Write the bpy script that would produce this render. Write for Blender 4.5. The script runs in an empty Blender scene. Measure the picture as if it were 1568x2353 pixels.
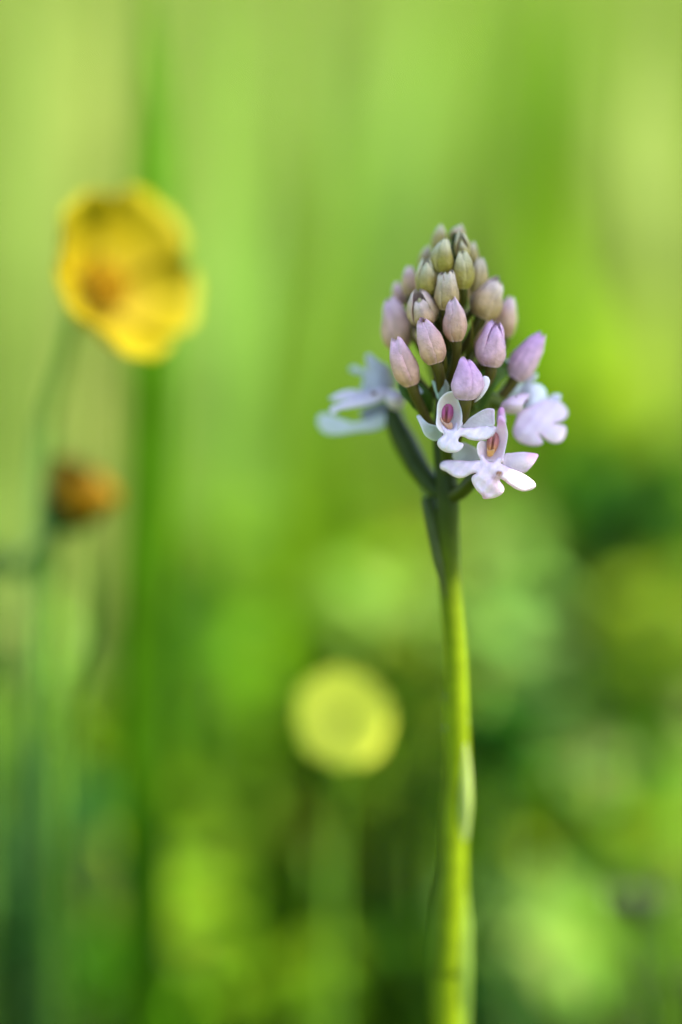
import bpy, math, random
import numpy as np
from mathutils import Vector, Matrix
from mathutils.geometry import delaunay_2d_cdt

random.seed(7)
rng = np.random.default_rng(7)
scn = bpy.context.scene
col = scn.collection
rad = math.radians

# ---------------------------------------------------------------- camera
PITCH = rad(10.0)
DIST = 0.45                       # metres from lens to the orchid
S = 0.080 / 1568                  # metres per picture unit at the orchid
FOCUS = Vector((0, 0, 0.26))
FWD = Vector((0, math.cos(PITCH), -math.sin(PITCH)))
UP = Vector((0, math.sin(PITCH), math.cos(PITCH)))
RIGHT = Vector((1, 0, 0))
CAM = FOCUS - FWD * DIST
cd = bpy.data.cameras.new('camera')
cam = bpy.data.objects.new('camera', cd)
col.objects.link(cam)
cam.location = CAM
cam.rotation_euler = (math.pi / 2 - PITCH, 0, 0)
cd.sensor_fit = 'VERTICAL'
cd.sensor_height = 36
cd.lens = 36 * DIST / (2353 * S)
cd.clip_start = 0.02
cd.clip_end = 400
cd.dof.use_dof = True
cd.dof.focus_distance = DIST + 0.0004
cd.dof.aperture_fstop = 2.9
scn.camera = cam

# ---------------------------------------------------------------- light
SUN_EL, SUN_AZ = 55, 112           # azimuth measured from straight ahead towards the right
w = bpy.data.worlds.new('World')
scn.world = w
w.use_nodes = True
nt = w.node_tree
sky = nt.nodes.new('ShaderNodeTexSky')
sky.sky_type = 'NISHITA'
sky.sun_disc = False
sky.sun_elevation = rad(SUN_EL)
sky.sun_rotation = rad(SUN_AZ)
nt.links.new(sky.outputs[0], nt.nodes['Background'].inputs[0])
nt.nodes['Background'].inputs[1].default_value = 0.12
sl = bpy.data.lights.new('sun', 'SUN')
sl.energy = 4.6
sl.angle = rad(0.6)
sl.color = (1.0, 0.95, 0.86)
sun = bpy.data.objects.new('sun', sl)
col.objects.link(sun)
sd = Vector((math.cos(rad(SUN_EL)) * math.sin(rad(SUN_AZ)), math.cos(rad(SUN_EL)) * math.cos(rad(SUN_AZ)), math.sin(rad(SUN_EL))))
sun.rotation_euler = sd.to_track_quat('Z', 'Y').to_euler()
sun.location = (0.5, 0.2, 1.5)

scn.render.engine = 'CYCLES'
scn.cycles.use_denoising = True
scn.cycles.max_bounces = 8
scn.cycles.use_adaptive_sampling = False
scn.view_settings.view_transform = 'Standard'
scn.view_settings.look = 'None'
scn.view_settings.gamma = 1
scn.view_settings.exposure = 2.1


# ---------------------------------------------------------------- helpers
def P(u, v, d=0.0):
    """point seen at picture unit (u, v) (1568 x 2353), d metres behind the orchid's plane"""
    k = S * (DIST + d) / DIST
    return CAM + FWD * (DIST + d) + RIGHT * ((u - 784) * k) + UP * ((1176.5 - v) * k)


def Z1(x, y): return (689.2 + x * 0.4212, 488.2 + y * 0.4212)
def Z3(x, y): return (918.98 + x * 0.25641, 775.4 + y * 0.25641)
def Z4(x, y): return (689.2 + x * 0.21978, 775.4 + y * 0.21978)


def ground_h(x, y):
    return 0.05 * np.maximum(0.0, np.asarray(y) - 0.6) + 0.01 * np.sin(np.asarray(x) * 2.1 + 0.4) * np.sin(np.asarray(y) * 1.7)


def mesh(name, verts, faces, cols=None, mat=None, parent=None, smooth=True, origin=None):
    me = bpy.data.meshes.new(name)
    vs = np.asarray(verts, dtype=float)
    o_ = Vector((0, 0, 0))
    if parent is not None:
        o_ = WORLD_OF.get(parent.name, Vector((0, 0, 0)))
    if origin is None:
        origin = Vector(vs.mean(axis=0)) if parent is None else o_
    vs = vs - np.array(origin)
    me.from_pydata(vs.tolist(), [], faces)
    if smooth:
        me.polygons.foreach_set('use_smooth', [True] * len(me.polygons))
    if cols is not None:
        a = me.attributes.new('Col', 'FLOAT_COLOR', 'POINT')
        c = np.ones((len(vs), 4))
        c[:, :3] = np.asarray(cols)
        a.data.foreach_set('color', c.ravel())
    if mat:
        me.materials.append(mat)
    ob = bpy.data.objects.new(name, me)
    col.objects.link(ob)
    if parent is not None:
        ob.parent = parent
        ob.location = Vector(origin) - o_
    else:
        ob.location = origin
    WORLD_OF[ob.name] = Vector(origin)
    return ob


WORLD_OF = {}


def thing(name, loc, label, cat, group=None, parent=None):
    o = bpy.data.objects.new(name, None)
    o.empty_display_size = 0.01
    col.objects.link(o)
    o.location = loc
    if parent is not None:
        o.parent = parent
        o.location = Vector(loc) - WORLD_OF[parent.name]
    WORLD_OF[o.name] = Vector(loc)
    if label:
        tag(o, label, cat, group)
    return o


def tag(o, label, cat, group=None, kind=None):
    if label: o['label'] = label
    if cat: o['category'] = cat
    if group: o['group'] = group
    if kind: o['kind'] = kind


def spline(pts, n=8, closed=True):
    p = np.asarray(pts, dtype=float)
    N = len(p)
    out = []
    rng_ = range(N) if closed else range(N - 1)
    for i in rng_:
        if closed:
            a, b, c, d = p[(i - 1) % N], p[i], p[(i + 1) % N], p[(i + 2) % N]
        else:
            a, b, c, d = p[max(i - 1, 0)], p[i], p[i + 1], p[min(i + 2, N - 1)]
        for k in range(n):
            t = k / n
            out.append(0.5 * ((2 * b) + (-a + c) * t + (2 * a - 5 * b + 4 * c - d) * t * t + (-a + 3 * b - 3 * c + d) * t ** 3))
    if not closed:
        out.append(p[-1])
    return np.array(out)


def smoothstep(a, b, x):
    t = np.clip((np.asarray(x, dtype=float) - a) / (b - a), 0, 1)
    return t * t * (3 - 2 * t)


def mixc(a, b, t):
    t = np.asarray(t)[..., None]
    return np.asarray(a) * (1 - t) + np.asarray(b) * t


# ---------------------------------------------------------------- materials
def plant_mat(name, rough=0.5, transl=0.25, tint=(1, 1, 1), noise=900.0, var=0.16, bump=0.25, bscale=2500.0, sss=0.0, spec=0.35, sssr=(1, .6, .8), streak=0.0):
    m = bpy.data.materials.new(name)
    m.use_nodes = True
    n = m.node_tree
    N, L = n.nodes, n.links
    bs = N['Principled BSDF']
    out = N['Material Output']
    at = N.new('ShaderNodeAttribute'); at.attribute_name = 'Col'
    tc = N.new('ShaderNodeTexCoord')
    nz = N.new('ShaderNodeTexNoise'); nz.inputs['Scale'].default_value = noise; nz.inputs['Detail'].default_value = 5
    L.new(tc.outputs['Object'], nz.inputs['Vector'])
    mr = N.new('ShaderNodeMapRange'); mr.inputs[1].default_value = 0.3; mr.inputs[2].default_value = 0.7
    mr.inputs[3].default_value = 1 - var; mr.inputs[4].default_value = 1 + var
    L.new(nz.outputs['Fac'], mr.inputs[0])
    mx = N.new('ShaderNodeVectorMath'); mx.operation = 'SCALE'
    L.new(at.outputs['Color'], mx.inputs[0]); L.new(mr.outputs[0], mx.inputs['Scale'])
    L.new(mx.outputs[0], bs.inputs['Base Color'])
    bs.inputs['Roughness'].default_value = rough
    bs.inputs['Specular IOR Level'].default_value = spec
    if sss > 0:
        bs.inputs['Subsurface Weight'].default_value = sss
        bs.inputs['Subsurface Radius'].default_value = sssr
        bs.inputs['Subsurface Scale'].default_value = 0.0009
    if bump > 0:
        n2 = N.new('ShaderNodeTexNoise'); n2.inputs['Scale'].default_value = bscale; n2.inputs['Detail'].default_value = 3
        L.new(tc.outputs['Object'], n2.inputs['Vector'])
        bp = N.new('ShaderNodeBump'); bp.inputs['Strength'].default_value = bump; bp.inputs['Distance'].default_value = 0.0002
        L.new(n2.outputs['Fac'], bp.inputs['Height']); L.new(bp.outputs[0], bs.inputs['Normal'])
    if transl > 0:
        tr = N.new('ShaderNodeBsdfTranslucent')
        tm = N.new('ShaderNodeVectorMath'); tm.operation = 'MULTIPLY'; tm.inputs[1].default_value = tint
        L.new(mx.outputs[0], tm.inputs[0]); L.new(tm.outputs[0], tr.inputs['Color'])
        ms = N.new('ShaderNodeMixShader'); ms.inputs[0].default_value = transl
        L.new(bs.outputs[0], ms.inputs[1]); L.new(tr.outputs[0], ms.inputs[2]); L.new(ms.outputs[0], out.inputs['Surface'])
    return m


M_PETAL = plant_mat('orchid_petal', 0.55, 0.30, (1.05, 1.0, 1.05), noise=900, var=0.05, bump=0.45, bscale=3200, sss=0.35, spec=0.25)
M_BUD = plant_mat('orchid_bud', 0.5, 0.06, (1.1, 0.9, 0.9), noise=1100, var=0.15, bump=0.7, bscale=3000, sss=0.12, spec=0.34)
M_STEM = plant_mat('orchid_stem', 0.42, 0.15, (1.3, 1.3, 0.4), noise=420, var=0.16, bump=0.2, bscale=1500, sss=0.2, sssr=(.8, 1, .1), spec=0.14)
M_GRASS = plant_mat('grass_leaf', 0.6, 0.52, (1.12, 1.12, 0.38), noise=120, var=0.2, bump=0, spec=0.04)
M_YELLOW = plant_mat('yellow_petal', 0.65, 0.5, (1.1, 1.0, 0.4), noise=250, var=0.12, bump=0.15, bscale=900, spec=0.15)


# ---------------------------------------------------------------- ground
def ground_mat():
    m = bpy.data.materials.new('meadow_soil')
    m.use_nodes = True
    n = m.node_tree; N, L = n.nodes, n.links
    tc = N.new('ShaderNodeTexCoord')
    a = N.new('ShaderNodeTexNoise'); a.inputs['Scale'].default_value = 3.0; a.inputs['Detail'].default_value = 8
    b = N.new('ShaderNodeTexNoise'); b.inputs['Scale'].default_value = 60; b.inputs['Detail'].default_value = 6
    L.new(tc.outputs['Object'], a.inputs['Vector']); L.new(tc.outputs['Object'], b.inputs['Vector'])
    r1 = N.new('ShaderNodeValToRGB')
    r1.color_ramp.elements[0].position = 0.35; r1.color_ramp.elements[0].color = (0.09, 0.17, 0.015, 1)
    r1.color_ramp.elements[1].position = 0.65; r1.color_ramp.elements[1].color = (0.16, 0.23, 0.035, 1)
    L.new(a.outputs['Fac'], r1.inputs[0])
    r2 = N.new('ShaderNodeValToRGB')
    r2.color_ramp.elements[0].position = 0.3; r2.color_ramp.elements[0].color = (0.05, 0.04, 0.02, 1)
    r2.color_ramp.elements[1].position = 0.5; r2.color_ramp.elements[1].color = (1, 1, 1, 1)
    L.new(b.outputs['Fac'], r2.inputs[0])
    mx = N.new('ShaderNodeMixRGB'); mx.blend_type = 'MULTIPLY'; mx.inputs[0].default_value = 0.4
    L.new(r1.outputs[0], mx.inputs[1]); L.new(r2.outputs[0], mx.inputs[2])
    bs = N['Principled BSDF']; bs.inputs['Roughness'].default_value = 0.9
    L.new(mx.outputs[0], bs.inputs['Base Color'])
    bp = N.new('ShaderNodeBump'); bp.inputs['Distance'].default_value = 0.01; L.new(b.outputs['Fac'], bp.inputs['Height']); L.new(bp.outputs[0], bs.inputs['Normal'])
    return m


def build_ground():
    xs = np.concatenate([np.linspace(-150, -8, 12), np.linspace(-6, 6, 41), np.linspace(8, 150, 12)])
    ys = np.concatenate([np.linspace(-150, -4, 12), np.linspace(-3, 16, 60), np.linspace(20, 300, 14)])
    X, Y = np.meshgrid(xs, ys)
    H = ground_h(X, Y)
    v = np.stack([X, Y, H], -1).reshape(-1, 3)
    nx = len(xs)
    f = [(j * nx + i, j * nx + i + 1, (j + 1) * nx + i + 1, (j + 1) * nx + i) for j in range(len(ys) - 1) for i in range(nx - 1)]
    g = mesh('ground', v, f, None, ground_mat(), origin=Vector((0, 0, 0)))
    tag(g, 'grassy meadow ground under the flowers', None, kind='structure')


build_ground()


# ---------------------------------------------------------------- meadow grass mass
def grass_mass(name, label, n, ys, xw, hrange, wrange, palette, pscale, hlimit=None, seed=1):
    r = np.random.default_rng(seed)
    y = ys[0] + (ys[1] - ys[0]) * r.random(n) ** 1.3
    x = (r.random(n) * 2 - 1) * (xw[0] + xw[1] * np.maximum(0, y))
    h = hrange[0] + (hrange[1] - hrange[0]) * r.random(n) ** 1.4
    if hlimit is not None:
        h = np.minimum(h, hlimit(x, y) * (0.75 + 0.25 * r.random(n)))
    wd = wrange[0] + (wrange[1] - wrange[0]) * r.random(n)
    ang = r.random(n) * 2 * np.pi
    bend = h * (0.1 + 0.55 * r.random(n) ** 2)
    dirx, diry = np.cos(ang), np.sin(ang)
    fa = r.random(n) * 2 * np.pi
    wx, wy = np.cos(fa), np.sin(fa)
    base = ground_h(x, y) - 0.004
    ts = np.array([0, .35, .7, 1.0]); ww = np.array([1, .9, .6, 0])
    V = np.zeros((n, 7, 3))
    k = 0
    for t, q in zip(ts, ww):
        cx = x + dirx * bend * t * t; cy = y + diry * bend * t * t; cz = base + h * t * (1 - 0.15 * t * bend / h)
        if q > 0:
            V[:, k] = np.stack([cx - wx * wd * q / 2, cy - wy * wd * q / 2, cz], -1)
            V[:, k + 1] = np.stack([cx + wx * wd * q / 2, cy + wy * wd * q / 2, cz], -1)
            k += 2
        else:
            V[:, k] = np.stack([cx, cy, cz], -1)
    pal = np.array(palette)
    sel = np.clip((0.5 + 0.35 * np.sin(x * pscale + 1.3) * np.cos(y * pscale * 0.8 + .5) + 0.33 * r.standard_normal(n)) * len(pal), 0, len(pal) - 1).astype(int)
    c = pal[sel] * (0.8 + 0.4 * r.random((n, 1)))
    C = np.repeat(c[:, None, :], 7, 1)
    idx = (np.arange(n) * 7)[:, None]
    q1 = idx + np.array([0, 1, 3, 2]); q2 = idx + np.array([2, 3, 5, 4]); t3 = idx + np.array([4, 5, 6])
    F = q1.tolist() + q2.tolist() + t3.tolist()
    o = mesh(name, V.reshape(-1, 3), F, C.reshape(-1, 3), M_GRASS, origin=Vector((0, 0, 0)))
    tag(o, label, 'grass', kind='stuff')
    return o


def near_limit(x, y):
    # grass round the orchid is short, taller behind it
    return np.where(y < 0.10, 0.13, np.where(y < 0.25, 0.14 + (y - 0.10) * 0.25, 0.18 + np.clip(y - .25, 0, .6) * 0.1))


G_DEEP = (0.036, 0.11, 0.003); G_MID = (0.085, 0.20, 0.004); G_LITE = (0.16, 0.27, 0.018)
G_PALE = (0.262, 0.295, 0.10); G_STRAW = (0.31, 0.31, 0.13); G_BLUE = (0.06, 0.13, 0.06)
grass_mass('meadow_grass', 'short green grass filling the meadow around the orchid', 9000, (-0.9, 0.9), (0.35, 0.35), (0.05, 0.20), (0.002, 0.0045),
           [G_MID, G_LITE, G_LITE, G_LITE, G_PALE], 7.0, near_limit, 3)
grass_mass('meadow_grass', 'pale sunlit tall grass further back in the meadow', 30000, (0.9, 9.0), (0.5, 0.32), (0.12, 0.36), (0.004, 0.009),
           [G_MID, G_LITE, G_PALE, G_PALE, G_PALE, G_STRAW, G_STRAW], 2.2, None, 5)


# ---------------------------------------------------------------- builders
def tube(name, pts, radii, color, mat, parent=None, seg=12, flute=0.0, twist=0.0, colfn=None, cap=True):
    """tapered tube along world points"""
    p = np.array([list(q) for q in pts], dtype=float)
    r = np.array(radii, dtype=float)
    sp = spline(p, 6, False)
    rr = np.interp(np.linspace(0, len(p) - 1, len(sp)), np.arange(len(p)), r)
    T = np.gradient(sp, axis=0); T /= np.linalg.norm(T, axis=1)[:, None]
    ref = np.array([0.0, -1.0, 0.2])
    V, F, C = [], [], []
    n = len(sp)
    for i in range(n):
        a = np.cross(T[i], ref); a /= np.linalg.norm(a) + 1e-12
        b = np.cross(T[i], a)
        t = i / (n - 1)
        for k in range(seg):
            th = 2 * math.pi * k / seg + twist * t
            q = rr[i] * (1 + flute * math.cos(3 * th - 2 * twist * t))
            V.append(sp[i] + (a * math.cos(th) + b * math.sin(th)) * q)
            c = np.array(colfn(t, th) if colfn else color)
            C.append(c)
    for i in range(n - 1):
        for k in range(seg):
            k2 = (k + 1) % seg
            F.append((i * seg + k, i * seg + k2, (i + 1) * seg + k2, (i + 1) * seg + k))
    if cap:
        F.append(tuple(range(seg - 1, -1, -1)))
        F.append(tuple((n - 1) * seg + k for k in range(seg)))
    return mesh(name, V, F, C, mat, parent)


def sheet(name, outline, depth, th, colfn, mat, parent, step=3.0, band=3.2, sub=6):
    """petal with a free outline in picture units and its own depth (mm) and thickness (mm)"""
    ol = spline(outline, sub, True)
    lo, hi = ol.min(0), ol.max(0)
    gx, gy = np.meshgrid(np.arange(lo[0], hi[0], step), np.arange(lo[1], hi[1], step))
    gx = gx + (np.arange(gx.shape[0]) % 2)[:, None] * step * 0.5
    g = np.stack([gx.ravel(), gy.ravel()], -1)

    def edge_dist(q):
        a = ol; b = np.roll(ol, -1, 0); ab = b - a
        d = np.full(len(q), 1e9)
        for i in range(len(a)):
            l2 = (ab[i] ** 2).sum() + 1e-9
            t = np.clip(((q - a[i]) @ ab[i]) / l2, 0, 1)
            d = np.minimum(d, np.linalg.norm(q - a[i] - t[:, None] * ab[i], axis=1))
        return d
    # inside test
    ins = np.zeros(len(g), bool)
    a = ol; b = np.roll(ol, -1, 0)
    for i in range(len(a)):
        c1 = (a[i, 1] > g[:, 1]) != (b[i, 1] > g[:, 1])
        xi = (b[i, 0] - a[i, 0]) * (g[:, 1] - a[i, 1]) / (b[i, 1] - a[i, 1] + 1e-12) + a[i, 0]
        ins ^= c1 & (g[:, 0] < xi)
    g = g[ins]
    g = g[edge_dist(g) > step * 0.45]
    allp = np.concatenate([ol, g])
    n0 = len(ol)
    res = delaunay_2d_cdt([Vector(q) for q in allp], [], [list(range(n0))], 1, 1e-6)
    v2 = np.array([list(q) for q in res[0]]); tri = res[2]
    ed = edge_dist(v2)
    # boundary edges
    cnt = {}
    for f in tri:
        for i in range(len(f)):
            e = (f[i], f[(i + 1) % len(f)])
            k = (min(e), max(e))
            cnt.setdefault(k, []).append(e)
    bnd = [es[0] for es in cnt.values() if len(es) == 1]
    s = np.clip(ed / band, 0, 1)
    half = 0.5 * th * (0.25 + 0.75 * np.sqrt(1 - (1 - s) ** 2))
    D = depth(v2[:, 0], v2[:, 1], ed)
    cl = colfn(v2[:, 0], v2[:, 1], ed)
    V = [P(v2[i, 0], v2[i, 1], (D[i] - half[i]) * 1e-3) for i in range(len(v2))]
    V += [P(v2[i, 0], v2[i, 1], (D[i] + half[i]) * 1e-3) for i in range(len(v2))]
    n = len(v2)
    F = []
    # the CDT is counter-clockwise in (u, v down): seen from the camera it is clockwise
    for f in tri:
        F.append(tuple(reversed(f))); F.append(tuple(i + n for i in f))
    for (i, j) in bnd:
        F.append((i, j, j + n, i + n))
    return mesh(name, [list(q) for q in V], F, np.concatenate([cl, cl]), mat, parent)


def wob(u, v, s, a, ph=0.0):
    return a * (np.sin(u * s + ph) * np.cos(v * s * 1.3 + ph * 2) + 0.5 * np.sin(u * s * 2.3 + v * s * 1.7 + ph))


# pigments
WHITE = (0.80, 0.70, 0.82); LILAC = (0.64, 0.38, 0.57); PINK = (0.66, 0.30, 0.58); ROSE = (0.80, 0.56, 0.68)
GREYG = (0.50, 0.53, 0.50); COOL = (0.66, 0.68, 0.80)
OLIVE = (0.235, 0.185, 0.018); TAN = (0.50, 0.255, 0.18); BUDTIP = (0.54, 0.48, 0.30); OV_SHADED = (0.045, 0.055, 0.006)  # tip paleness holds some lit highlight, ovary green the shade inside the spike


def bud_axes(base, tip, roll):
    a = (tip - base).normalized()
    to_cam = -(FWD - a * FWD.dot(a)).normalized()
    side = a.cross(to_cam).normalized()
    c, s = math.cos(roll), math.sin(roll)
    return a, to_cam * c + side * s, side * c - to_cam * s


def prof(t):
    t = np.clip(t, 0, 1)
    return np.maximum(0.0, np.sin(np.pi * t ** 0.74)) ** 0.60 * (1.02 - 0.20 * t ** 3)


def bud(orchid, base, tip, width, pink, roll=0.0, seed=0, lil=0.0, open_=0.0, hollow=False, ov=None, tipcol=None, spots=()):
    """orchid bud: three wrapped sepals, petals inside, a twisted ovary below"""
    r = random.Random(seed)
    a, e1, e2 = bud_axes(base, tip, roll)
    L = (tip - base).length
    root = thing('bud', base, None, None, parent=orchid)
    olive_c = mixc(OLIVE, TAN, np.array(pink))
    tip_c = np.array(tipcol) if tipcol is not None else mixc(BUDTIP, LILAC, np.array(min(1, pink * 1.1)))
    mid_c = mixc(OLIVE, (0.56, 0.30, 0.27), np.array(pink))
    olive_c = mixc(olive_c, (0.52, 0.31, 0.42), np.array(lil)); mid_c = mixc(mid_c, (0.56, 0.32, 0.49), np.array(lil)); tip_c = mixc(tip_c, (0.58, 0.29, 0.55), np.array(lil))
    nth, nt = 13, 17
    A = np.array(a); E1 = np.array(e1); E2 = np.array(e2); B = np.array(base)
    SIDE = np.array(a.cross(FWD).normalized()); bowx = r.uniform(-.08, .08)
    for k in range(3):
        phi0 = k * 2 * math.pi / 3 + r.uniform(-.12, .12)
        Lk = L * r.uniform(0.88, 1.05)
        flare = open_ * r.uniform(0.5, 1.0)
        tipc = r.uniform(-0.08, 0.14); wavy = r.uniform(0, 6.28)
        if hollow and k == 0:
            Lk *= 0.70; flare += 0.10
        V, C = [], []
        for lay in (0, 1):
            for i in range(nt):
                t = i / (nt - 1)
                R = width / 2 * prof(np.array(0.06 + 0.91 * t)) * (1 - 0.10 * lay)
                half = rad(69) * (1 - 0.12 * smoothstep(0.75, 1, t))
                if hollow and k == 0:
                    half *= 0.75
                for j in range(nth):
                    s = 2 * j / (nth - 1) - 1
                    th = phi0 + half * s
                    rr = R * (1.0 + 0.055 * math.cos(s * 2.0) - 0.05 * abs(s) ** 3 + 0.045 * s)     # one edge laps over the next sepal
                    rr += width * (flare * 0.30 + tipc * .6) * float(smoothstep(0.62, 1.0, t)) * (1 - 0.3 * abs(s))
                    rr += width * 0.045 * math.exp(-(s / 0.20) ** 2) * float(smoothstep(.05, .3, t))       # keel
                    rr += width * 0.018 * math.sin(7 * t + 3 * s + wavy) + width * 0.010 * math.sin(17 * t - 5 * s + wavy)
                    z = Lk * t + L * .035 * math.sin(s * 4 + wavy) * t ** 3 + L * 0.03 * (1 - s * s) * t
                    q = B + A * z + (E1 * math.cos(th) + E2 * math.sin(th)) * rr + SIDE * (bowx * math.sin(math.pi * t) * width)
                    V.append(q)
                    tt = float(smoothstep(0.45, 1.0, t))
                    c = mixc(olive_c, mid_c, np.array(float(smoothstep(0.0, .5, t))))
                    c = mixc(c, tip_c, np.array(tt * 0.85))
                    c = mixc(c, np.array(tip_c) * 1.15, np.array(0.14 * abs(s) ** 4))                 # pale margins
                    vein = 0.16 * max(0, math.cos(s * 9.0)) ** 4 * (1 - .7 * tt) + 0.10 * math.sin(9 * t + wavy + 4 * s) * math.sin(5 * s + wavy)
                    c = np.array(c) * (1 - vein)
                    C.append(np.clip(c, 0, 0.9))
        n = nt * nth
        F = []
        for i in range(nt - 1):
            for j in range(nth - 1):
                q = (i * nth + j, i * nth + j + 1, (i + 1) * nth + j + 1, (i + 1) * nth + j)
                F.append(q); F.append(tuple(x + n for x in reversed(q)))
        for i in range(nt - 1):
            for j in (0, nth - 1):
                p0, p1 = i * nth + j, (i + 1) * nth + j
                F.append((p0, p1, p1 + n, p0 + n) if j == 0 else (p1, p0, p0 + n, p1 + n))
        for j in range(nth - 1):
            p0, p1 = (nt - 1) * nth + j, (nt - 1) * nth + j + 1
            F.append((p1, p0, p0 + n, p1 + n)); 
            p0, p1 = j, j + 1
            F.append((p0, p1, p1 + n, p0 + n))
        mesh('sepal', V, F, C, M_BUD, root)
    # petals folded inside
    V, F, C = [], [], []
    ns, nr = 10, 12
    for i in range(nr):
        t = i / (nr - 1)
        R = width / 2 * 0.80 * float(prof(np.array(0.05 + 0.93 * t)))
        if hollow:
            R *= 0.55
        for k in range(ns):
            th = 2 * math.pi * k / ns
            V.append(B + A * (L * (0.03 + (0.72 if hollow else 0.90) * t)) + (E1 * math.cos(th) + E2 * math.sin(th)) * R)
            C.append(mixc(olive_c, tip_c, np.array(t * 0.7)) if not hollow else np.array((0.62, 0.52, 0.24)))
    for i in range(nr - 1):
        for k in range(ns):
            k2 = (k + 1) % ns
            F.append((i * ns + k, i * ns + k2, (i + 1) * ns + k2, (i + 1) * ns + k))
    F.append(tuple(range(ns - 1, -1, -1))); F.append(tuple((nr - 1) * ns + k for k in range(ns)))
    mesh('inner_petal', V, F, C, M_BUD, root)
    # ovary
    if ov is not None:
        o0 = base + a * (L * 0.06)
        ov = Vector(ov)
        m1 = base - a * (L * 0.30)
        m2 = m1.lerp(ov, 0.5) - UP * (0.0006)
        wv = min(width * 0.42, 0.0013)
        cb = mixc((0.035, 0.036, 0.003), (0.085, 0.062, 0.013), np.array(pink * 0.8))  # ovary colour darkened to carry the shade between the buds
        tube('ovary', [o0, m1, m2, ov], [wv * .62, wv * .5, wv * .46, wv * .36], cb, M_STEM, root, 10, 0.10, 2.4)
    # specks of wear
    for (st, ss, size) in spots:
        th = ss
        R = width / 2 * float(prof(np.array(0.06 + 0.91 * st))) * 1.09
        ctr = B + A * (L * st) + (E1 * math.cos(th) + E2 * math.sin(th)) * R
        nrm = E1 * math.cos(th) + E2 * math.sin(th)
        tg = np.cross(nrm, A)
        V = [ctr + nrm * size * 0.35]
        for k in range(8):
            q = 2 * math.pi * k / 8
            V.append(ctr + (tg * math.cos(q) * 0.8 + A * math.sin(q) * 1.2) * size * r.uniform(.6, 1.1) - nrm * size * .1)
        F = [(0, 1 + k, 1 + (k + 1) % 8) for k in range(8)]
        mesh('speck', V, F, [(0.035, 0.012, 0.01)] * 9, M_BUD, root)
    return root


def leaf_strip(name, pts, widths, color, mat, parent=None, fold=0.25, facing=None, th=0.00018, tipc=None, origin=None, cup=0.0):
    """long pointed leaf with a folded midrib, real thickness"""
    p = np.array([list(q) for q in pts], dtype=float)
    sp = spline(p, 6, False)
    n = len(sp)
    ww = np.interp(np.linspace(0, len(p) - 1, n), np.arange(len(p)), widths)
    T = np.gradient(sp, axis=0); T /= np.linalg.norm(T, axis=1)[:, None]
    fc = np.array(facing if facing is not None else -FWD)
    V, C, F = [], [], []
    prof_ = (-1, -0.5, 0, 0.5, 1)
    for lay in (0, 1):
        for i in range(n):
            nrm = fc - T[i] * np.dot(fc, T[i]); nrm /= np.linalg.norm(nrm) + 1e-9
            sd_ = np.cross(T[i], nrm)
            for s in prof_:
                hh = ww[i] / 2
                q = sp[i] + sd_ * hh * s + nrm * hh * (fold * abs(s) + cup * s * s) - nrm * th * (lay - 0.5)
                V.append(q)
                t = i / (n - 1)
                c = np.array(color)
                if tipc is not None:
                    c = mixc(c, tipc, np.array(t))
                C.append(c * (0.85 if s == 0 else 1.0))
    m = n * 5
    for i in range(n - 1):
        for j in range(4):
            q = (i * 5 + j, i * 5 + j + 1, (i + 1) * 5 + j + 1, (i + 1) * 5 + j)
            F.append(q); F.append(tuple(x + m for x in reversed(q)))
        F.append((i * 5, (i + 1) * 5, (i + 1) * 5 + m, i * 5 + m))
        F.append(((i + 1) * 5 + 4, i * 5 + 4, i * 5 + 4 + m, (i + 1) * 5 + 4 + m))
    return mesh(name, V, F, C, mat, parent, origin=origin)


# ================================================================ THE ORCHID
# axis of the plant: (u, v, depth mm, radius mm)
AX = [(1046, 535, 7.2, 0.35), (1046, 600, 7.2, 0.55), (1036, 690, 7.2, 0.8), (1028, 790, 7.4, 0.95), (1020, 900, 7.6, 1.1), (1018, 1000, 7.8, 1.2),
      (1026, 1090, 8.0, 1.32), (1030, 1150, 8.2, 1.36), (1029, 1260, 9.2, 1.42), (1037, 1380, 10.5, 1.36), (1047, 1500, 12.0, 1.36), (1050, 1640, 14.0, 1.45),
      (1052, 1760, 16, 1.5), (1044, 1900, 18, 1.62), (1040, 2060, 20, 1.72), (1035, 2220, 22, 1.78), (1030, 2360, 24, 1.85)]
last = P(AX[-1][0], AX[-1][1], AX[-1][2] * 1e-3)
foot = Vector((last.x - 0.004, last.y + 0.012, 0.0))
foot.z = float(ground_h(foot.x, foot.y)) - 0.004
orchid = thing('orchid', Vector((foot.x, foot.y, foot.z + .004)), 'pale lilac pyramidal orchid spike with buds above open flowers on a bare green stem', 'orchid')
axp = [P(u, v, d * 1e-3) for u, v, d, r in AX]
axr = [r * 1e-3 for *_, r in AX]
mid1 = last.lerp(foot, 0.35); mid2 = last.lerp(foot, 0.7)
STEM_SHADE = np.array((0.017, 0.031, 0.002)); STEM_LOW = np.array((0.145, 0.20, 0.003))  # upper stem colour carries the shade under the spike


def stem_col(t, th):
    k = float(smoothstep(0.34, 0.56, t))  # painted shade fades out down the stem
    c = STEM_SHADE * (1 - k) + STEM_LOW * k
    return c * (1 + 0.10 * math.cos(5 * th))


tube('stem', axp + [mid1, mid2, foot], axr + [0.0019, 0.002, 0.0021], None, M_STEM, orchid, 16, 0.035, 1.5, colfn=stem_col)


def axis_at(v, back=0.0):
    vs = [a[1] for a in AX]
    u = np.interp(v, vs, [a[0] for a in AX]); d = np.interp(v, vs, [a[2] for a in AX])
    return P(u, v, (d - back) * 1e-3)


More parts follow.
